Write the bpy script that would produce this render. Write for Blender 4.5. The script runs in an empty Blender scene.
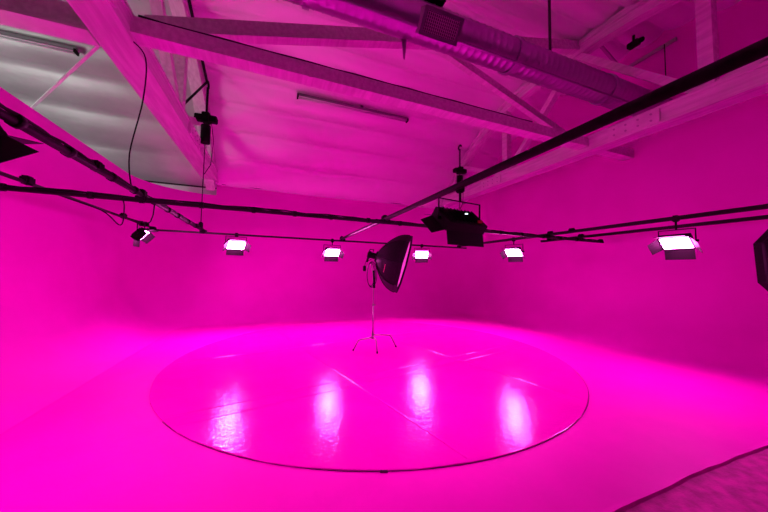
import bpy, bmesh, math, random
from mathutils import Vector, Matrix
random.seed(7)
S = bpy.context.scene
COL = S.collection
PI = math.pi

# ---------------------------------------------------------------- camera
cam_d = bpy.data.cameras.new('camera')
cam_d.sensor_fit = 'HORIZONTAL'; cam_d.sensor_width = 36.0
cam_d.lens = 290.0 / 768.0 * 36.0
cam_d.clip_start = 0.02; cam_d.clip_end = 200
cam = bpy.data.objects.new('camera', cam_d); COL.objects.link(cam)
yaw, pitch, roll = math.radians(21.1), math.radians(3.2), math.radians(0.9)
fw = Vector((math.sin(yaw)*math.cos(pitch), math.cos(yaw)*math.cos(pitch), math.sin(pitch)))
rt = Vector((math.cos(yaw), -math.sin(yaw), 0)); up = rt.cross(fw)
r2 = math.cos(roll)*rt + math.sin(roll)*up
u2 = -math.sin(roll)*rt + math.cos(roll)*up
m3 = Matrix((r2, u2, -fw)).transposed()
cam.matrix_world = Matrix.Translation((0, 0, 1.8)) @ m3.to_4x4()
S.camera = cam

# ---------------------------------------------------------------- world, exposure
W = bpy.data.worlds.new('world'); S.world = W; W.use_nodes = True
W.node_tree.nodes['Background'].inputs[0].default_value = (0.5, 0.5, 0.55, 1)
W.node_tree.nodes['Background'].inputs[1].default_value = 0.0
S.view_settings.view_transform = 'Standard'; S.view_settings.look = 'None'
S.view_settings.exposure = 0.0; S.view_settings.gamma = 1.0
S.view_settings.use_curve_mapping = False

LAMP_COL = (1.0, 0.015, 0.61)       # the gelled colour of the studio panels
SMALL_PANEL = 270.0
BIG_PANEL = 122.0
SOFTBOX_NEAR = 14.0
# daylight strip of the storage aisle behind the left cyclorama wall
al = bpy.data.lights.new('aisle_light', 'AREA'); al.shape = 'RECTANGLE'
al.size = 1.2; al.size_y = 3.0; al.energy = 130; al.color = (1.0, 1.0, 0.97)
alo = bpy.data.objects.new('aisle_light', al); COL.objects.link(alo)
alo.location = (-8.2, 6.6, 3.6)
alo.rotation_euler = (Vector((-5.6, 9.0, 6.8)) - Vector((-8.2, 6.6, 3.6))).to_track_quat('-Z', 'Y').to_euler()

# ---------------------------------------------------------------- materials
def mat(name, col, rough=0.5, metal=0.0, emit=None, strength=0, coat=0.0, spec=None):
    m = bpy.data.materials.new(name); m.use_nodes = True
    b = m.node_tree.nodes['Principled BSDF']
    b.inputs['Base Color'].default_value = (*col, 1)
    b.inputs['Roughness'].default_value = rough
    b.inputs['Metallic'].default_value = metal
    b.inputs['Coat Weight'].default_value = coat
    if spec is not None: b.inputs['Specular IOR Level'].default_value = spec
    if emit:
        b.inputs['Emission Color'].default_value = (*emit, 1)
        b.inputs['Emission Strength'].default_value = strength
    return m
def noise_layer(m, scale=5.0, c1=None, c2=None, bump=0.0, dist=0.01, stretch=(1,1,1), detail=6, rough=None, ramp=(0.35,0.65), bscale=None):
    nt = m.node_tree; b = nt.nodes['Principled BSDF']
    tc = nt.nodes.new('ShaderNodeTexCoord'); mp = nt.nodes.new('ShaderNodeMapping')
    mp.inputs['Scale'].default_value = stretch
    nt.links.new(tc.outputs['Object'], mp.inputs[0])
    n = nt.nodes.new('ShaderNodeTexNoise'); n.inputs['Scale'].default_value = scale; n.inputs['Detail'].default_value = detail
    nt.links.new(mp.outputs[0], n.inputs['Vector'])
    r = nt.nodes.new('ShaderNodeValToRGB'); r.color_ramp.elements[0].position = ramp[0]; r.color_ramp.elements[1].position = ramp[1]
    nt.links.new(n.outputs['Fac'], r.inputs[0])
    if c1:
        r.color_ramp.elements[0].color = (*c1, 1); r.color_ramp.elements[1].color = (*c2, 1)
        nt.links.new(r.outputs[0], b.inputs['Base Color'])
    if rough:
        mr = nt.nodes.new('ShaderNodeMapRange'); mr.inputs[3].default_value = rough[0]; mr.inputs[4].default_value = rough[1]
        nt.links.new(n.outputs['Fac'], mr.inputs[0]); nt.links.new(mr.outputs[0], b.inputs['Roughness'])
    if bump:
        src = n
        if bscale:
            src = nt.nodes.new('ShaderNodeTexNoise'); src.inputs['Scale'].default_value = bscale; src.inputs['Detail'].default_value = 5
            nt.links.new(mp.outputs[0], src.inputs['Vector'])
        bp = nt.nodes.new('ShaderNodeBump'); bp.inputs['Strength'].default_value = bump; bp.inputs['Distance'].default_value = dist
        nt.links.new(src.outputs['Fac'], bp.inputs['Height']); nt.links.new(bp.outputs[0], b.inputs['Normal'])
    return m

M = {}
M['cyc'] = noise_layer(mat('magenta_wall_paint', (0.83, 0.0012, 0.71), 0.62, spec=0.3), 1.3, (0.82,0.001,0.69), (0.85,0.0015,0.73), bump=0.08, dist=0.01, bscale=9)
M['cycfloor'] = noise_layer(mat('magenta_floor_paint', (0.82, 0.0012, 0.66), 0.55, spec=0.12), 2.0, (0.80,0.001,0.64), (0.84,0.0015,0.67), bump=0.15, dist=0.01, bscale=14)
M['stage'] = noise_layer(mat('glossy_magenta_paint', (0.84, 0.0015, 0.66), 0.2, spec=0.45), 1.6, (0.82,0.001,0.64), (0.85,0.0015,0.67), bump=0.42, dist=0.008, stretch=(1.0,1.6,1), bscale=14, rough=(0.08,0.20))
M['apron'] = noise_layer(mat('worn_magenta_concrete', (0.5,0.02,0.3), 0.7), 9, (0.34,0.003,0.23), (0.60,0.006,0.42), bump=0.4, dist=0.01, bscale=60)
M['white'] = noise_layer(mat('off_white_steel_paint', (0.72,0.70,0.70), 0.5), 3, (0.66,0.64,0.64), (0.78,0.76,0.76), bump=0.15, dist=0.01, bscale=18)
M['timber'] = noise_layer(mat('white_painted_timber', (0.70,0.68,0.69), 0.6), 2.2, (0.60,0.58,0.58), (0.76,0.74,0.74), bump=0.4, dist=0.01, stretch=(6,0.6,6), bscale=8)
M['foil'] = noise_layer(mat('silver_insulation_sheet', (0.62,0.63,0.63), 0.38, metal=0.25), 1.4, (0.80,0.80,0.80), (0.86,0.86,0.86), bump=0.15, dist=0.04, bscale=3.0, stretch=(0.4,1,1))
M['dimfoil'] = noise_layer(mat('dimmed_insulation_sheet', (0.45,0.46,0.45), 0.42, metal=0.2), 1.4, (0.40,0.41,0.40), (0.50,0.51,0.50), bump=0.3, dist=0.04, bscale=4.0, stretch=(0.5,1,1))  # same sheet as foil, colour darkened to stand in for the left bay's dimmer light
M['duct'] = mat('galvanised_steel', (0.40,0.39,0.47), 0.30, metal=0.95)
M['batten'] = mat('grey_fixture_enamel', (0.22,0.22,0.23), 0.45)
M['vent'] = mat('painted_grille_steel', (0.45,0.44,0.46), 0.45, metal=0.2)
M['dark'] = mat('dark_void_paint', (0.02,0.02,0.02), 0.7)
M['black'] = mat('black_powder_coat', (0.004,0.0035,0.004), 0.6, spec=0.12)
M['pipe'] = noise_layer(mat('black_pipe_paint', (0.02,0.02,0.022), 0.5, spec=0.18), 20, (0.006,0.005,0.006), (0.014,0.013,0.014), bump=0.1, dist=0.003)
M['rubber'] = mat('black_rubber', (0.006,0.006,0.006), 0.6, spec=0.15)
M['fabric'] = noise_layer(mat('black_softbox_fabric', (0.012,0.010,0.012), 0.6, spec=0.15), 30, (0.005,0.004,0.005), (0.010,0.008,0.010), bump=0.2, dist=0.004)
M['steel'] = mat('chrome_stand_steel', (0.30,0.27,0.30), 0.35, metal=0.9)
M['scrim'] = mat('white_diffusion_cloth', (0.8,0.78,0.8), 0.7)
M['silver'] = mat('silver_lining', (0.7,0.7,0.7), 0.35, metal=0.6)
M['diff_small'] = mat('lit_panel_diffuser', (0.8,0.8,0.8), 0.5, emit=(1.0,0.085,0.64), strength=SMALL_PANEL)
M['diff_big'] = mat('lit_wide_panel_diffuser', (0.8,0.8,0.8), 0.5, emit=LAMP_COL, strength=BIG_PANEL)
M['diff_soft'] = mat('lit_softbox_cloth', (0.8,0.8,0.8), 0.5, emit=LAMP_COL, strength=SOFTBOX_NEAR)
M['red'] = mat('red_knob_plastic', (0.5,0.02,0.02), 0.4)
M['led'] = mat('status_light', (0.8,0.9,1.0), 0.4, emit=(0.75,0.9,1.0), strength=2)
M['label'] = mat('woven_tag', (0.6,0.1,0.2), 0.6)
M['tube'] = mat('unlit_tube_glass', (0.75,0.75,0.75), 0.25)

# ---------------------------------------------------------------- helpers
class MB:
    def __init__(s): s.b = bmesh.new()
    def box(s, c, d, R=None, bevel=0.0):
        c = Vector(c); vs = []
        for x in (-.5,.5):
            for y in (-.5,.5):
                for z in (-.5,.5):
                    v = Vector((x*d[0], y*d[1], z*d[2]))
                    if R is not None: v = R @ v
                    vs.append(s.b.verts.new(c+v))
        fs = []
        for f in ((0,1,3,2),(4,6,7,5),(0,4,5,1),(2,3,7,6),(0,2,6,4),(1,5,7,3)):
            fs.append(s.b.faces.new([vs[i] for i in f]))
        if bevel:
            es = set(e for f in fs for e in f.edges)
            bmesh.ops.bevel(s.b, geom=list(es), offset=bevel, segments=2, affect='EDGES')
        return s
    def beam(s, a, b, w, h, up=(0,0,1)):
        a, b = Vector(a), Vector(b); d = b-a; L = d.length; z = d.normalized()
        x = z.cross(Vector(up)).normalized(); y = x.cross(z)
        R = Matrix((x, z, y)).transposed()
        return s.box((a+b)/2, (w, L, h), R)
    def tube(s, pts, r, n=10, cap=True, radii=None):
        pts = [Vector(p) for p in pts]; rings = []
        prev = None
        for i, p in enumerate(pts):
            if i == 0: d = pts[1]-p
            elif i == len(pts)-1: d = p-pts[i-1]
            else: d = (pts[i+1]-p).normalized()+(p-pts[i-1]).normalized()
            d.normalize()
            if prev is None:
                a = Vector((0,0,1)) if abs(d.z) < .9 else Vector((1,0,0))
                x = d.cross(a).normalized()
            else:
                x = (prev - d*prev.dot(d)).normalized()
            prev = x; y = d.cross(x)
            rr = radii[i] if radii else r
            rings.append([s.b.verts.new(p+rr*(math.cos(2*PI*k/n)*x+math.sin(2*PI*k/n)*y)) for k in range(n)])
        for i in range(len(rings)-1):
            for k in range(n):
                f = s.b.faces.new((rings[i][k], rings[i][(k+1)%n], rings[i+1][(k+1)%n], rings[i+1][k])); f.smooth = True
        if cap:
            s.b.faces.new(rings[0][::-1]); s.b.faces.new(rings[-1])
        return s
    def poly(s, pts, smooth=False):
        f = s.b.faces.new([s.b.verts.new(Vector(p)) for p in pts]); f.smooth = smooth; return s
    def grid(s, rows, smooth=True, close=False):
        V = [[s.b.verts.new(Vector(p)) for p in r] for r in rows]
        for i in range(len(V)-1):
            n = len(V[i])
            for j in range(n if close else n-1):
                f = s.b.faces.new((V[i][j], V[i][(j+1)%n], V[i+1][(j+1)%n], V[i+1][j])); f.smooth = smooth
        return s
    def build(s, name, m, parent=None, T=None, recalc=True):
        if T is not None: bmesh.ops.transform(s.b, matrix=T, verts=s.b.verts)
        if recalc: bmesh.ops.recalc_face_normals(s.b, faces=s.b.faces)
        me = bpy.data.meshes.new(name); s.b.to_mesh(me); s.b.free()
        me.materials.append(m)
        o = bpy.data.objects.new(name, me); COL.objects.link(o)
        if parent: o.parent = parent
        return o
def tag(o, label, cat, group=None, kind=None):
    o['label'] = label; o['category'] = cat
    if group: o['group'] = group
    if kind: o['kind'] = kind
    return o
def thing(name, label, cat, loc=(0,0,0), group=None, rot=None):
    o = bpy.data.objects.new(name, None); COL.objects.link(o)
    o.location = loc; o.empty_display_size = .1
    if rot is not None: o.rotation_euler = rot
    return tag(o, label, cat, group)
def struct(name, mb, m, recalc=True):
    o = mb.build(name, m, recalc=recalc); o['kind'] = 'structure'; return o

# ---------------------------------------------------------------- the room
XL, XR, YB, YF = -4.0, 9.4, 12.2, 1.55
def roofz(y): return 8.3 - 3.3*(abs(y-5.5)/6.7)**2.6

def cyc_path():
    """plan path with inward normals: left wall, round corner, back wall, round corner, right wall"""
    P = []; rl, rr = 1.9, 1.5
    for k in range(12): P.append((Vector((XL, YF+(YB-rl-YF)*k/11)), Vector((1,0)), 0))
    for k in range(1,13):
        a = PI - (PI/2)*k/12
        P.append((Vector((XL+rl+rl*math.cos(a), YB-rl+rl*math.sin(a))), Vector((-math.cos(a), -math.sin(a))), 0))
    P.append((Vector((-2.02, YB)), Vector((0,-1)), 0))
    for k in range(0,14): P.append((Vector((-2.02+(7.75+2.02)*k/13, YB)), Vector((0,-1)), 1))
    for k in range(0,13):
        a = PI/2 - (PI/2)*k/12
        P.append((Vector((XR-rr+rr*math.cos(a), YB-rr+rr*math.sin(a))), Vector((-math.cos(a), -math.sin(a))), 2))
    for k in range(1,16): P.append((Vector((XR, YB-rr-(YB-rr+1.6)*k/15)), Vector((-1,0)), 2))
    return P
path = cyc_path()
RC = 1.35
def profile(p, n, top):
    out = []; 
    for k in range(11):
        a = PI/2*k/10
        off = RC*(1-math.sin(a)); z = RC*(1-math.cos(a))
        q = p + n*off; out.append(Vector((q.x, q.y, z+0.002)))
    for k in range(1,7): out.append(Vector((p.x, p.y, RC+(top-RC)*k/6)))
    return out
def wall_segment(name, idx, topf, extra=None):
    pts = [t for t in path if t[2] == idx]
    if extra: pts = extra + pts
    mb = MB(); rows = [profile(p, n, topf(p)) for p, n, _ in pts]
    mb.grid(rows)
    o = struct(name, mb, M['cyc'])
    return o, pts
def wall_top_left(p): return 4.56
wl, pl = wall_segment('wall_left', 0, wall_top_left)
# plywood back and cap of the free-standing left wall
mb = MB(); rows = []
for p, n, _ in pl:
    q = p - n*0.14
    rows.append([Vector((p.x, p.y, 4.56)), Vector((q.x, q.y, 4.56)), Vector((q.x, q.y, 0))])
mb.grid(rows, smooth=False); struct('wall_left_backing', mb, M['cyc'])
first = [(Vector((-2.02, YB)), Vector((0,-1)), 1)]
wb, _ = wall_segment('wall_back', 1, lambda p: 5.02)
jr = [(Vector((7.75, YB)), Vector((0,-1)), 2)]
wr, _ = wall_segment('wall_right', 2, lambda p: roofz(p.y)+0.03, jr)

mb = MB(); mb.grid([[(-4.0+13.4*i/20, YF+(YB-YF)*j/16, 0) for j in range(17)] for i in range(21)], smooth=False)
struct('floor', mb, M['cycfloor'])
# irregular front lip of the cyclorama floor and the lower apron in front of it
mb = MB(); rows = []; N = 120
for i in range(N+1):
    x = -4+13.4*i/N
    w = 0.012*math.sin(x*2.1)+0.004*math.sin(x*7.3)+random.uniform(-.003,.003)
    rows.append([(x, YF+0.012, 0.003), (x, YF-0.02+w, 0.002+random.uniform(0,.006)), (x, YF-0.03+w, -0.02)])
mb.grid(rows, smooth=False); struct('trim_front_lip', mb, M['cycfloor'])
mb = MB(); mb.box((0.3, 0.0, -0.068), (19.4, 3.3, 0.1)); struct('floor_apron', mb, M['apron'])
mb = MB(); mb.box((-6.6, 6.5, -0.1), (5.2, 12, 0.1)); struct('floor_aisle', mb, M['dark'])
mb = MB(); mb.box((0.3, -1.7, 3.9), (19.6, 0.1, 8.0)); struct('wall_front', mb, M['dark'])
mb = MB(); mb.box((-9.3, 5.3, 3.9), (0.1, 14.2, 8.2)); struct('wall_outer', mb, M['white'])
mb = MB(); mb.box((-5.6, 12.42, 2.6), (7.5, 0.1, 5.2)); struct('wall_rear', mb, M['foil'])

# sagging insulation sheets of the bow roof
def ceiling(name, x0, x1, seedv, m=None):
    rnd = random.Random(seedv); mb = MB(); rows = []
    seams = [12.3-0.74*k for k in range(20)]
    nx = max(8, int((x1-x0)/0.35)); ph = [rnd.uniform(0,6.28) for _ in range(22)]
    for k in range(19):
        for j in range(8):
            t = j/8.0; y = seams[k] + (seams[k+1]-seams[k])*t
            row = []
            for i in range(nx+1):
                x = x0+(x1-x0)*i/nx
                sag = (0.15+0.03*math.sin(x*0.9+ph[k]))*math.sin(PI*t)**0.8
                wr = 0.014*math.sin(x*4.3+ph[k]*2+t*3)*math.sin(PI*t)
                row.append((x, y, roofz(y)-sag-wr))
            rows.append(row)
    y = seams[19]; rows.append([(x0+(x1-x0)*i/nx, y, roofz(y)) for i in range(nx+1)])
    mb.grid(rows); return struct(name, mb, m or M['foil'], recalc=False)
ceiling('ceiling', -9.3, -2.1, 1, M['dimfoil']); ceiling('ceiling.001', -2.1, 7.7, 2); ceiling('ceiling.002', 7.7, 9.5, 3)
mb = MB(); rows = []
for k in range(30):
    y = 12.5-14.2*k/29; rows.append([(-9.4, y, roofz(y)+.06), (9.6, y, roofz(y)+.06)])
mb.grid(rows); struct('ceiling_deck', mb, M['dark'])
# thin dark line where the sheets meet the back wall
mb = MB(); pts = [(-1.85+9.5*i/24, YB-0.03, 4.99+0.012*math.sin(i*1.7)) for i in range(25)]
mb.tube(pts, 0.018, 6); struct('trim_1', mb, M['dark'])

# ---------------------------------------------------------------- roof trusses
def truss(x0, x1, label, sidex):
    t = thing('roof_truss', label, 'truss', (x0, 12.1, 5.0), 'bow roof trusses')
    inv = Matrix.Translation((-x0, -12.1, -5.0))
    w = x1-x0; xc = (x0+x1)/2
    # bottom chord: paired planks with splice plates
    mb = MB(); mb.box((xc, 5.3, 5.2), (w*0.9, 13.6, 0.38)); mb.box((xc, 5.3, 5.045), (w, 13.6, 0.07)); mb.box((xc, 5.3, 5.36), (w, 13.6, 0.07))
    bc = mb.build('bottom_chord', M['timber'], t, inv)
    for y in (3.95, 8.5):
        m2 = MB(); m2.box((xc, y, 5.2), (w+0.05, 1.0, 0.30)); pl_ = m2.build('splice_plate', M['white'], bc, inv)
        for k in range(4):
            for zz in (-.07,.07):
                yy = y-0.36+0.24*k
                m3_ = MB(); 
                m3_.tube([(x0-0.045, yy, 5.2+zz), (x1+0.045, yy, 5.2+zz)], 0.022, 8)
                m3_.build('bolt', M['vent'], bc, inv)
    # top chord follows the roof
    mb = MB(); ys = [12.05-13.6*k/30 for k in range(31)]
    tw = w*0.62
    rows = []
    for y in ys:
        zt = roofz(y)-0.10; zb = zt-0.40
        rows.append([(xc-tw/2, y, zt), (xc+tw/2, y, zt), (xc+tw/2, y, zb), (xc-tw/2, y, zb)])
    mb.grid(rows, smooth=False, close=True); mb.poly(rows[0]); mb.poly(rows[-1][::-1])
    rows = []
    for y in ys:
        zt = roofz(y)-0.20; zb = zt-0.09; ww = w*0.9
        rows.append([(xc-ww/2, y, zt), (xc+ww/2, y, zt), (xc+ww/2, y, zb), (xc-ww/2, y, zb)])
    mb.grid(rows, smooth=False, close=True)
    mb.build('top_chord', M['timber'], t, inv)
    V = [10.45, 7.92, 2.78, 0.2]
    for y in V:
        mb = MB(); mb.box((xc, y, (5.38+roofz(y)-.3)/2), (w*0.5, 0.22, roofz(y)-.3-5.38)); mb.build('web_post', M['timber'], t, inv)
    def top(y): return roofz(y)-0.42
    for (ya, yb) in ((10.4, 7.98), (5.3, 7.86), (5.4-.1, 2.84), (0.25, 2.72)):
        mb = MB(); mb.beam((xc, ya, top(ya)), (xc, yb, 5.36), w*0.4, 0.19, up=(1,0,0)); mb.build('web_diagonal', M['timber'], t, inv)
    return t
truss(-2.42, -1.95, 'white painted bow truss crossing above the left end of the pipe grid', 1)
truss(7.50, 7.92, 'white painted bow truss at the right, in front of the dark wall', -1)

tag(MB().tube([(-1.88, 6.6, 7.78), (-1.88, 9.2, 7.06)], 0.035, 8).build('conduit', M['rubber']), 'black conduit running under the left truss top chord to the hoist', 'conduit')
tag(MB().tube([(-1.9, 9.15, 7.02), (-2.15, 7.95, 5.6)], 0.028, 8).build('strut', M['rubber']), 'short dark strut slanting down from the left hoist hook', 'strut')
# cross beam (one long timber) with ledger strip, sway braces
t = thing('cross_beam', 'long pale cross beam running under both roof trusses to the right wall', 'beam', (2, 4.98, 5.0))
inv = Matrix.Translation((-2, -4.98, -5.0))
mb = MB(); mb.box((3.67, 5.065, 5.24), (11.4, 0.27, 0.24))
mb.build('beam', M['timber'], t, inv)
for k in range(5):
    MB().box((0.5+1.8*k, 5.065, 5.115), (0.08,0.275,0.008)).build('strap', M['white'], t, inv)
pts = [(-1.9, 4.97, 5.40)] + [(-1.6+7.2*i/20, 4.97+0.008*math.sin(i*2.1), 5.385+0.006*abs(math.sin(i*1.3))) for i in range(21)]
tag(MB().tube(pts, 0.02, 7).build('cable', M['rubber']), 'black cable lying along the top of the long cross beam', 'cable')
t = thing('cross_beam', 'short pale beam left of the left truss, top left corner', 'beam', (-5, 5.3, 5.0))
inv = Matrix.Translation((5, -5.3, -5.0))
mb = MB(); mb.box((-5.86, 5.2, 5.24), (6.8, 0.2, 0.36)); mb.build('beam', M['timber'], t, inv)
mb = MB(); mb.box((-5.86, 5.16, 5.05), (6.8, 0.32, 0.04)); mb.build('flange', M['white'], t, inv)
mb = MB(); mb.beam((-1.95, 5.45, 5.60), (7.6, 5.25, 8.05), 0.2, 0.26)
tag(mb.build('sway_brace', M['timber']), 'brace rising from the left truss to the top of the right truss, behind the duct', 'brace', 'sway braces')
mb = MB(); mb.beam((7.5, 5.62, 5.75), (-0.1, 5.62, 8.2), 0.14, 0.17)
tag(mb.build('sway_brace', M['timber']), 'brace falling from the roof to the bottom of the right truss, below the duct', 'brace', 'sway braces')
mb = MB(); mb.beam((-2.42, 5.3, 5.12), (-4.95, 8.35, 5.12), 0.04, 0.03)
tag(mb.build('tie_strap', M['white']), 'thin strap slanting across the silver sheets beyond the left wall', 'strap')
# right bay framing: rough opening with sheets
t = thing('roof_hatch_frame', 'dark timber hatch frame at the top of the right wall', 'frame', (8.7, 4.6, 7.6))
inv = Matrix.Translation((-8.7, -4.6, -7.6))
for a, b in (((8.0,4.9,8.0),(9.3,5.1,7.75)),((9.3,5.1,7.75),(9.32,3.9,7.8))):
    MB().beam(a, b, 0.06, 0.08).build('rail', M['vent'], t, inv)
t = thing('security_camera', 'small black camera under the roof right of the right truss', 'camera', (8.62, 4.45, 7.95))
MB().box((0,0,-.1), (0.16,0.26,0.14), bevel=.02).build('body', M['black'], t)
MB().tube([(0,0,-.05),(0.02,0,0.25)], 0.03, 8).build('bracket', M['black'], t)
MB().tube([(-.02,-.12,-.1),(-.06,-.22,-.15)], 0.06, 12).build('lens_hood', M['black'], t)
tag(MB().tube([(9.12,4.05,7.7),(9.12,4.05,6.2)], 0.012, 6).build('cable', M['rubber']), 'thin wire hanging from the roof beside the right wall', 'cable')

# ---------------------------------------------------------------- duct
t = thing('air_duct', 'round spiral metal air duct crossing the roof to the right wall', 'duct', (9.4, 4.3, 6.15))
inv = Matrix.Translation((-9.4, -4.3, -6.15))
mb = MB(); rows = []; R0 = 0.30; n = 40
xs = []; x = -1.2
while x < 9.38:
    xs += [(x, R0), (x+0.02, R0+0.008), (x+0.04, R0)]; x += 0.15
xs.append((9.39, R0))
for x, r in xs:
    rows.append([(x, 4.3+r*math.cos(2*PI*k/n), 6.15+r*math.sin(2*PI*k/n)) for k in range(n)])
mb.grid(rows, close=True); mb.build('tube', M['duct'], t, inv)
for x in (-0.1, 0.35, 4.3, 7.1):
    mb = MB(); rows = [[(x+dx, 4.3+r*math.cos(2*PI*k/n), 6.15+r*math.sin(2*PI*k/n)) for k in range(n)] for dx, r in ((-.05,R0+.005),(-.05,R0+.03),(.05,R0+.03),(.05,R0+.005))]
    mb.grid(rows, smooth=False, close=True); mb.build('collar', M['duct'], t, inv)
mb = MB(); mb.tube([(-1.2, 4.12, 5.885), (9.38, 4.12, 5.885)], 0.022, 8); mb.build('seam_rail', M['duct'], t, inv)
for x in (1.3, 5.4):
    mb = MB(); mb.box((x, 4.3, 7.3), (0.05, 0.03, 1.9)); mb.build('hanger_strap', M['dark'], t, inv)
# register box aimed down and towards the room front
Rv = Matrix.Rotation(math.radians(-50), 3, 'X')
vc = Vector((2.46, 4.02, 5.93))
b1 = MB(); b1.box(vc, (0.68, 0.36, 0.26), Rv, bevel=.01); vb = b1.build('register_box', M['vent'], t, inv)
nrm = Rv @ Vector((0,0,-1))
fr = MB()
for dx, dy, sx, sy in ((0,.165,.72,.05),(0,-.165,.72,.05),(-.335,0,.05,.36),(.335,0,.05,.36)):
    fr.box(vc+nrm*0.14+Rv@Vector((dx,dy,0)), (sx, sy, 0.03), Rv)
fr.build('register_frame', M['duct'], vb, inv)
MB().box(vc+nrm*0.134, (0.62,0.29,0.01), Rv).build('register_recess', M['dark'], vb, inv)
sl = MB()
for k in range(17): sl.box(vc+nrm*0.146+Rv@Vector((-.288+.036*k,0,0)), (0.008,0.29,0.012), Rv)
for k in range(7): sl.box(vc+nrm*0.144+Rv@Vector((0,-.12+.04*k,0)), (0.60,0.006,0.008), Rv)
sl.build('register_grille', M['vent'], vb, inv)
tag(MB().box((2.45, 4.3, 6.72), (0.42, 0.5, 0.5), bevel=.04).tube([(2.45,4.3,6.9),(2.45,4.3,7.7)], .06, 10).build('damper_motor', M['rubber']), 'black box on top of the duct above the square grille', 'motor')
mb = MB(); mb.grid([[(1.98,4.6,5.62),(2.08,4.6,5.62)],[(2.02,4.6,5.25),(2.05,4.6,5.25)]])
o = mb.build('paper_tab', M['vent']); tag(o, 'small pointed tab hanging under the duct', 'tab')
sm = o.modifiers.new('thickness', 'SOLIDIFY'); sm.thickness = 0.006
o.location = (0,-.15,.28)

# ---------------------------------------------------------------- unlit fluorescent battens on the roof
def batten(x0, x1, y, z, label):
    t = thing('fluorescent_fixture', label, 'light fixture', ((x0+x1)/2, y, z), 'unlit tube fixtures under the roof')
    L = x1-x0
    MB().box((0,0,0.03), (L, 0.12, 0.08), bevel=.008).build('housing', M['batten'], t)
    for s in (-1,1):
        MB().tube([(-L/2+.05, .05*s, -.04), (L/2-.05, .05*s, -.04)], 0.018, 10).build('tube', M['tube'], t)
        MB().box((s*(L/2-.02),0,-.03), (0.04,0.17,0.09)).build('end_cap', M['black'], t)
    MB().box((0.2,0,.14), (0.10,0.03,0.2)).build('hanger', M['dark'], t)
batten(0.56, 4.44, 9.33, 7.36, 'unlit tube fixture on the roof between the two trusses')
batten(-8.4, -4.78, 9.40, 7.26, 'unlit tube fixture on the roof beyond the left wall')

# ---------------------------------------------------------------- pipe grid
G = 2.88; G2 = 2.80
def pipe(a, b, r, label, lumps=0, cable=0):
    t = thing('grid_pipe', label, 'pipe', a, 'black pipes of the lighting grid')
    a, b = Vector(a), Vector(b); L = b-a
    MB().tube([(0,0,0), tuple(L)], r, 14).build('pipe', M['pipe'], t)
    d = L.normalized(); side = d.cross(Vector((0,0,1)))
    if cable:
        n = int(L.length/0.25)
        for c in range(cable):
            pts = [L*(i/n) + Vector((0,0,1))*(r*0.9+0.012+0.014*math.sin(i*1.3+c*2)) + side*(0.022*math.sin(i*0.9+c*2.5)) for i in range(n+1)]
            MB().tube(pts, 0.012, 6).build('cable', M['rubber'], t)
        for i in range(1, int(L.length/0.7)):
            p = d*(0.7*i+random.uniform(-.1,.1))
            MB().tube([p-d*0.03+Vector((0,0,.012)), p+d*0.03+Vector((0,0,.012))], r+0.022, 10).build('tape_wrap', M['rubber'], t)
    for q in lumps or []:
        p = d*q
        MB().box(p+Vector((0,0,.03)), (0.10,0.14,0.11), d.to_track_quat('Y','Z').to_matrix(), bevel=.02).build('clamp', M['black'], t)
    return t
pipe((-1.83,-1.3,G),(-1.83,9.75,G),0.033,'thick black grid pipe wrapped in cable, left, running to the far wall', lumps=[5.35,6.55,9.9], cable=3)
pipe((2.12,-1.3,G),(2.12,9.55,G),0.041,'black grid pipe sweeping from the top right corner to the middle', lumps=[6.8,7.3,10.7])
pipe((-3.86,5.16,G2),(9.25,5.72,G2),0.030,'black cable-wrapped cross pipe, the nearer of the two cross pipes', lumps=[2.03,6.0,10.7,13.0], cable=2)
pipe((-3.1,9.1,G2),(7.15,9.5,G2),0.028,'black cross pipe nearest the back wall, carrying the small lit panels', lumps=[0.2,1.3,5.25,9.9])
pipe((-2.98,-1.3,G),(-2.98,9.2,G),0.024,'thin black grid pipe beside the left wall', lumps=[6.4,9.0,10.2])
pipe((6.92,-1.3,G),(6.92,9.75,G),0.040,'black grid pipe on the right, upper line of the right hand pair', lumps=[6.3,6.9,10.6])
pipe((8.12,-1.3,G),(8.12,6.9,G),0.038,'black grid pipe nearest the right wall, lower line of the right hand pair', lumps=[6.9,7.9])

# ---------------------------------------------------------------- hoists
def hoist(x, y, ztop, zbot, label):
    t = thing('cable_hoist', label, 'hoist', (x, y, zbot))
    H = ztop-zbot
    hk = [(0, 0.09*math.cos(a)-.0, H-.04+0.09*math.sin(a)) for a in [PI*1.5+PI*1.5*k/10 for k in range(11)]]
    MB().tube(hk, 0.028, 8).build('hook', M['black'], t)
    MB().tube([(0,0,H-.12),(0,0,H-.95)], 0.03, 8).build('rod', M['black'], t)
    MB().box((0.0,0,H-1.02), (0.55,0.22,0.16), bevel=.02).box((0,0,H-1.0),(0.2,0.26,0.26), bevel=.02).build('trolley', M['black'], t)
    mo = MB().tube([(0,0,H-1.22),(0,0,H-1.72)], 0.12, 18).build('motor', M['black'], t)
    MB().box((-.13,0,H-1.62),(0.1,0.12,0.1), bevel=.01).build('junction_box', M['vent'], mo)
    MB().tube([(0,0,H-1.7),(0,0,0.2)], 0.012, 6).build('wire', M['rubber'], t)
    MB().tube([(0.12,0.03,H-1.05),(0.2,0.03,H-1.6),(0.16,0.02,H-2.3),(0.02,0,H-2.6)], 0.01, 6).build('control_cable', M['rubber'], t)
    MB().box((0,0,0.12), (0.1,0.1,0.2), bevel=.02).build('grip', M['black'], t)
hoist(-1.86, 9.2, 7.04, G, 'black hoist hanging from the left truss with a long wire down to the pipes')
hoist(7.0, 9.72, 6.98, G, 'black hoist hanging from the right truss above the large black panel')
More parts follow.
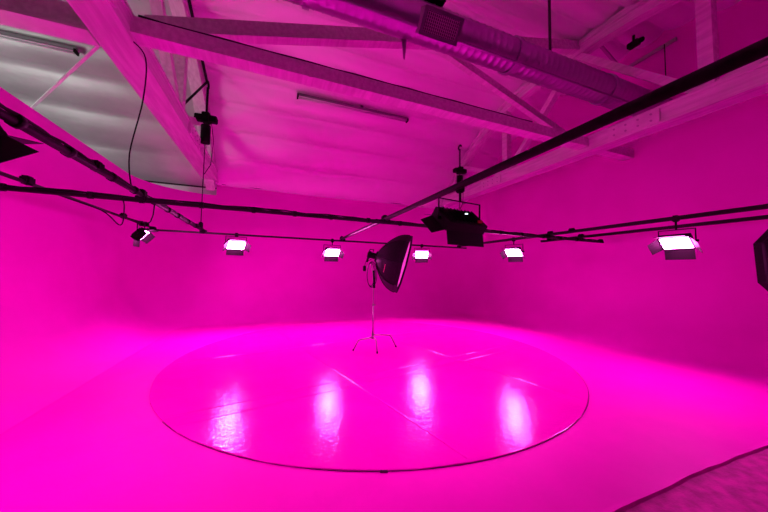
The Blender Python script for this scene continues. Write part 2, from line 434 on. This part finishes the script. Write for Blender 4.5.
# link from hoist hook to truss
def cable(pts, r, label, name='cable'):
    # smooth the polyline
    P = [Vector(p) for p in pts]; out = []
    for i in range(len(P)-1):
        p0 = P[max(i-1,0)]; p1 = P[i]; p2 = P[i+1]; p3 = P[min(i+2,len(P)-1)]
        for k in range(6):
            u = k/6
            out.append(0.5*((2*p1)+(p2-p0)*u+(2*p0-5*p1+4*p2-p3)*u*u+(3*p1-p0-3*p2+p3)*u**3))
    out.append(P[-1])
    return tag(MB().tube(out, r, 6).build(name, M['rubber']), label, 'cable')
cable([(-1.98,5.0,5.05),(-1.80,5.0,4.82),(-1.80,5.0,4.2),(-1.92,5.02,3.4),(-1.88,5.05,2.9)], 0.009, 'thin black cable dropping from the left truss to the crossing pipes')
cable([(-1.98,5.05,G2),(-1.97,5.1,2.65),(-2.0,5.1,2.4),(-2.3,5.3,2.62),(-2.9,5.6,2.84)], 0.008, 'thin loop of cable hanging under the crossing of the left pipes')
cable([(-1.75,5.5,G2),(-1.9,5.9,2.65),(-2.1,6.2,2.6),(-2.9,7.0,2.86)], 0.01, 'curved cable between the wrapped pipe and the thin left pipe')
cable([(-1.80,4.7,5.44),(-1.95,4.55,5.7),(-2.05,4.2,6.1),(-2.1,3.7,6.8)], 0.02, 'dark wire rising from the left truss to the roof, top left')
for x, y, z, lab in ((-2.98,5.0,5.0,'thin wire holding the thin left pipe'), (2.12,5.0,5.0,'thin wire from the long cross beam down to the middle pipe'), (6.92,5.0,5.0,'thin wire from the long cross beam down to the right pair of pipes')):
    pass

# ---------------------------------------------------------------- LED panels with barn doors
def panel(loc, aim, w, h, label, pz, em, doors=(50,50,40,40), dl=0.16, body=0.07, group='small lit panels hung on the pipes', name='led_panel', yoke=True, small=True):
    """loc: centre of the lit face, aim: direction of the light, pz: height of the pipe it hangs from"""
    t = thing(name, label, 'studio light', loc, group)
    d = Vector(aim).normalized(); x = d.cross(Vector((0,0,1))).normalized(); y = x.cross(d)   # y: 'up' edge of the face
    R = Matrix((x, y, -d)).transposed()           # local -Z = light direction
    T = R.to_4x4()
    fr = MB()
    fr.box((0,0,body/2+0.004), (w+.03,h+.03,body), bevel=.006)
    bo = fr.build('housing', M['black'], t, T)
    fin = MB()
    for k in range(9): fin.box((-w*.4+w*.1*k,0,body+.018), (0.008,h*.8,0.035))
    fin.build('cooling_fins', M['black'], bo, T)
    MB().box((0,0,0.0), (w*.96,h*.94,0.006)).build('diffuser', em, t, T)
    rim = MB()
    for cx, cy, sx, sy in ((0,h/2+.004,w+.03,.02),(0,-h/2-.004,w+.03,.02),(w/2+.004,0,.02,h+.02),(-w/2-.004,0,.02,h+.02)):
        rim.box((cx,cy,-.004), (sx,sy,.03))
    rim.build('bezel', M['black'], t, T)
    # barn doors: top, bottom, left, right; angle from straight ahead
    at, ab, aL, aR = [math.radians(a) for a in doors]
    def door(pts):
        o = MB(); o.poly(pts); o = o.build('barn_door', M['black'], t, T)
        s = o.modifiers.new('t','SOLIDIFY'); s.thickness = 0.004; s.offset = 0
    def quad(side, ang):
        out, fwd = math.sin(ang)*dl, math.cos(ang)*dl
        e = 0.012
        if side == 't': return [(-w/2,h/2+e,-.015),(w/2,h/2+e,-.015),(w/2*1.0,h/2+e+out,-.015-fwd),(-w/2*1.0,h/2+e+out,-.015-fwd)]
        if side == 'b': return [(-w/2,-h/2-e,-.015),(w/2,-h/2-e,-.015),(w/2*1.0,-h/2-e-out,-.015-fwd),(-w/2*1.0,-h/2-e-out,-.015-fwd)]
        s = -1 if side == 'l' else 1
        return [(s*(w/2+e),h/2,-.015),(s*(w/2+e),-h/2,-.015),(s*(w/2+e+out),-h/2*.9,-.015-fwd),(s*(w/2+e+out),h/2*.9,-.015-fwd)]
    for side, a in zip('tblr', (at,ab,aL,aR)):
        if a >= 0: door(quad(side, a))
    if yoke:
        lz = pz - loc[2] - 0.06
        # U yoke: pivots on the two short sides
        A = x*(w/2+.045); B = -A
        back = -d*body*.5
        topz = max(h*.55+.06, 0.12); topz = min(topz, lz)
        yk = MB(); 
        yk.tube([A+back, A+back+Vector((0,0,topz)), B+back+Vector((0,0,topz)), B+back], 0.011, 8)
        yk.build('yoke', M['black'], t)
        c = back+Vector((0,0,topz))
        MB().tube([c, Vector((back.x, back.y, lz+.02))], 0.016, 8).build('spigot', M['black'], t)
        MB().box((back.x, back.y, lz+.055), (0.09,0.09,0.12), bevel=.015).build('hook_clamp', M['black'], t)
        for s_ in (A,B):
            MB().tube([s_+back-x*.02*(1 if s_ is A else -1), s_+back+x*.035*(1 if s_ is A else -1)], .022, 10).build('tilt_knob', M['black'], t)
    return t
dn = lambda x, y, z: (x, y, z)
panel((-0.96,9.18,2.50), (0.24,-0.62,-0.62), .46, .29, 'small lit panel on the back cross pipe, leftmost with a glowing face', G2, M['diff_small'])
panel((1.80,9.29,2.40), (0.05,-0.62,-0.62), .46, .29, 'small lit panel on the back cross pipe, just left of the standing softbox', G2, M['diff_small'])
panel((5.12,9.42,2.46), (-0.28,-0.62,-0.58), .46, .29, 'small lit panel on the back cross pipe, just right of the standing softbox', G2, M['diff_small'])
panel((6.92,6.87,2.46), (-0.62,-0.22,-0.70), .46, .30, 'small lit panel hung under the right pipes, between the softbox and the larger bright panel', G, M['diff_small'])
panel((6.92,3.02,2.42), (-0.62,-0.05,-0.72), .42, .29, 'brightest lit panel at the right, with open barn doors', G, M['diff_small'], dl=.19)
panel((-2.93,8.55,2.60), (0.72,0.06,-0.64), .46, .28, 'small panel seen from behind on the thin left pipe, glowing face turned away', G, M['diff_small'])

# large panels, seen from behind
BP = 'large black panels with barn doors'
t = panel((2.18,3.06,2.43), (-0.09,0.62,-0.72), .60, .32, 'large black panel with barn doors in the middle, seen from behind', G, M['diff_big'], doors=(60,48,65,-1), dl=.17, body=.10, group=BP, name='large_led_panel')
MB().box((0.02,-.14,.10),(0.03,0.02,0.012)).build('status_light', M['led'], t)
MB().box((0.2,-.17,.01),(0.06,0.02,0.03)).build('control_knob', M['red'], t)
panel((-2.12,2.78,2.60), (0.25,0.55,-0.75), .60, .40, 'large black panel cut by the left edge of the picture', G, M['diff_big'], doors=(60,55,60,60), dl=.22, body=.09, group=BP, name='large_led_panel')

# ---------------------------------------------------------------- octagonal softbox
def octabox(loc, aim, diam, depth, label, lit, name='octagonal_softbox', group=None, turn=0.0):
    t = thing(name, label, 'softbox', loc, group)
    d = Vector(aim).normalized(); x = d.cross(Vector((0,0,1))).normalized(); y = x.cross(d)
    T = Matrix((x, y, d)).transposed().to_4x4()     # local +Z = light direction, origin = speed ring
    R = diam/2; n = 8
    def prof(u): return 0.09 + (R-0.09)*math.sin(u*PI/2)**0.92, depth*(0.25*(1-math.cos(u*PI/2))+0.75*u)
    rows = []
    for j in range(13):
        r, z = prof(j/12)
        ring = []
        for k in range(n):
            a0 = 2*PI*(k+turn)/n; a1 = 2*PI*(k+1+turn)/n
            for q in range(4):
                u = q/4; p = Vector((math.cos(a0),math.sin(a0)))*(1-u)+Vector((math.cos(a1),math.sin(a1)))*u
                ring.append((r*p.x, r*p.y, z))
        rows.append(ring)
    o = MB().grid(rows, close=True).build('shell', M['fabric'], t, T)
    s = o.modifiers.new('t','SOLIDIFY'); s.thickness = 0.006
    # lip
    r, z = prof(1)
    lip = [[(rr*math.cos(2*PI*(k+turn)/n), rr*math.sin(2*PI*(k+turn)/n), zz) for k in range(n)] for rr, zz in ((R,depth),(R*1.005,depth+.07),(R*.985,depth+.07),(R*.98,depth))]
    MB().grid(lip, smooth=False, close=True).build('lip', M['fabric'], t, T)
    MB().poly([(R*.985*math.cos(2*PI*(k+turn)/n), R*.985*math.sin(2*PI*(k+turn)/n), depth+.02) for k in range(n)]).build('front_cloth', M['diff_soft'] if lit else M['scrim'], t, T, recalc=False)
    for k in range(n):
        a = 2*PI*(k+turn)/n
        pts = []
        for j in range(13):
            r, z = prof(j/12); pts.append(((r+.006)*math.cos(a), (r+.006)*math.sin(a), z-.004))
        MB().tube(pts, 0.008, 6).build('rib', M['black'], t, T)
    MB().tube([(0,0,-.02),(0,0,.05)], 0.13, 20).build('speed_ring', M['black'], t, T)
    return t, T
# the one on its stand
aim = Vector((0.88, -0.50, -0.27)).normalized()
loc = Vector((2.36, 6.6, 2.17))
sb, T = octabox(loc, aim, 1.40, 0.64, 'black octagonal softbox on a stand in the middle of the round stage', False)
tx = MB()
tx.box((0,0,0),(0.03,0.20,0.02), Matrix.Rotation(math.radians(-22.5),3,'Z'))
o = tx.build('brand_strip', M['label'], sb, T @ Matrix.Translation((0.475,-0.20,0.33)))
strobe = thing('studio_strobe', 'black studio strobe head clamped behind the softbox on the stand', 'flash head', loc)
MB().tube([(0,0,-.02),(0,0,-.16)], .075, 16).build('body', M['black'], strobe, T)
MB().tube([(0,0,-.16),(0,0,-.22)], .09, 16).build('rear_panel', M['black'], strobe, T)
MB().tube([(0.02,0.03,-.22),(0.02,0.03,-.235)], .03, 12).build('dial', M['red'], strobe, T)
MB().box((0,-.13,-.2),(.04,.12,.05),bevel=.01).build('tilt_bracket', M['black'], strobe, T)
MB().tube([(0,.09,-.12),(0,.15,-.12),(0,.13,-.20),(0,.09,-.22)], .012, 8).build('handle', M['black'], strobe, T)

# C-stand
sx, sy = 2.08, 6.66
sx = 2.16
st = thing('light_stand', 'thin chrome light stand with folded turtle legs on the round stage', 'stand', (2.29, 6.6, 0.015))
MB().tube([(0,0,.26),(0,0,1.0)], .018, 12).build('lower_column', M['steel'], st)
MB().tube([(0,0,1.0),(0,0,1.65)], .014, 12).build('middle_column', M['steel'], st)
MB().tube([(0,0,1.65),(-.07,0,1.98)], .011, 10).build('riser', M['steel'], st)
for z in (1.0, 1.62): MB().tube([(0,0,z-.03),(0,0,z+.03)], .026, 10).tube([(0,0,z),(0.06,-.02,z)], .009, 8).build('collar', M['steel'], st)
MB().tube([(0,0,.20),(0,0,.34)], .03, 12).build('leg_hub', M['steel'], st)
for a, zz in ((-18, .30), (200, .24), (262, .27)):
    c, s = math.cos(math.radians(a)), math.sin(math.radians(a))
    lg = MB().tube([(0.02*c,0.02*s,zz),(.40*c,.40*s,zz-.01),(.44*c,.44*s,zz-.05),(.555*c,.555*s,.03)], .014, 10).build('leg', M['steel'], st)
    MB().tube([(.545*c,.545*s,.05),(.562*c,.562*s,.014)], .019, 8).build('rubber_foot', M['rubber'], lg)
# power pack, cable coil hanging from the head
pk = thing('cable_coil', 'coil of black cable hanging from the strobe on the stand', 'cable', (2.19, 6.52, 2.02))
for q in range(3):
    pts = [(0.09*math.sin(a)*(1+.2*q)+.02*q, .02*q, -.28+ (0.27+.02*q)*math.cos(a)) for a in [2*PI*k/20 for k in range(21)]]
    MB().tube(pts, .008, 6).build('loop', M['rubber'], pk)
MB().tube([(.08,.03,-.18),(.10,.03,-.60)], .028, 10).build('grip', M['black'], pk)
MB().tube([(0,0,.08),(-.13,0,.02),(-.16,0,-.08)], .007, 6).build('lead', M['rubber'], pk)
tag(MB().box((2.03,6.52,1.88),(.07,.05,.13),bevel=.01).build('remote_receiver', M['black']), 'small black receiver dangling left of the softbox stand', 'receiver')

# right foreground octabox, mostly out of frame
sb2, T2 = octabox((4.98,0.80,1.98), Vector((0.42,0.90,-0.05)), 1.06, 0.40, 'black softbox cut by the right edge of the picture', False, turn=0.5)
st2 = thing('light_stand', 'stand under the softbox at the right edge', 'stand', (4.96, 0.64, -0.04))
MB().tube([(0,0,.3),(0,0,2.06)], .018, 12).build('column', M['steel'], st2)
MB().tube([(0,-.02,1.9),(0,0.12,2.06)], .03, 8).build('bracket', M['black'], st2)
for a in (30,150,270):
    c, s = math.cos(math.radians(a)), math.sin(math.radians(a))
    MB().tube([(0,0,.7),(.45*c,.45*s,.02)], .014, 8).build('leg', M['steel'], st2)

# ---------------------------------------------------------------- round stage set into the floor
cx, cy, RS = 2.24, 6.32, 3.98
t = thing('round_stage', 'low round glossy magenta stage made of painted sheets', 'stage', (cx, cy, 0))
N = 180
mb = MB()
rad = [RS+0.004*math.sin(k*.7)+random.uniform(-.003,.003) for k in range(N)]
topv = [(rad[k]*math.cos(2*PI*k/N), rad[k]*math.sin(2*PI*k/N)) for k in range(N)]
rows = [[(a*.0, b*.0, 0) for a, b in topv]]
mb.grid([[(a, b, -0.01) for a, b in topv], [(a, b, 0.011) for a, b in topv], [(a*.9985, b*.9985, 0.014) for a, b in topv]], smooth=False, close=True)
mb.poly([(a*.9985, b*.9985, 0.014) for a, b in topv])
mb.build('deck', M['stage'], t)
# the joints between the sheets
def joint(p, q, wdt=0.018, hh=0.006, m=None):
    p = Vector((p[0]-cx, p[1]-cy, 0.0145)); q = Vector((q[0]-cx, q[1]-cy, 0.0145))
    n = max(4, int((q-p).length/.08)); d = (q-p).normalized(); s = Vector((-d.y, d.x, 0))
    rows = []
    for i in range(n+1):
        c = p+(q-p)*i/n; ww = wdt*(.7+.6*random.random()); hz = hh*(.4+random.random())
        rows.append([c-s*ww, c-s*ww*.3+Vector((0,0,hz)), c+s*ww*.3+Vector((0,0,hz*.6)), c+s*ww])
    MB().grid(rows).build('joint', m or M['stage'], t)
def clip(p, d):
    # intersect a line with the stage edge
    p = Vector(p); d = Vector(d).normalized(); c = Vector((cx,cy)); m_ = p-c
    b = m_.dot(d); disc = b*b-(m_.dot(m_)-(RS-.05)**2)
    s = math.sqrt(disc); return p+d*(-b-s), p+d*(-b+s)
u = Vector((0.97, 0.22)).normalized(); v = Vector((0.235,-0.972)).normalized()
for off in (-0.30, 0, 2.44):
    a, b = clip(Vector((0.48,4.64))+Vector((-u.y,u.x))*off, u); joint(a, b)
for off in (0, 2.44):
    a, b = clip(Vector((1.04,5.70))+Vector((-v.y,v.x))*off, v); joint(a, b)
# dark strip along the near rim seam, the rim's shadow put into its colour
mb = MB()
mb.grid([[((RS+dr)*math.cos(2*PI*k/N), (RS+dr)*math.sin(2*PI*k/N), 0.0035) for k in range(106, 176)] for dr in (0.0, 0.008)], smooth=False)
mb.build('edge_seam_shade', M['dark'], t)
mb = MB(); aa = math.radians(252)
mb.box(((RS+.01)*math.cos(aa),(RS+.01)*math.sin(aa),0.008),(0.07,0.02,0.012),Matrix.Rotation(aa+PI/2,3,'Z')); mb.build('chipped_notch', M['dark'], t)
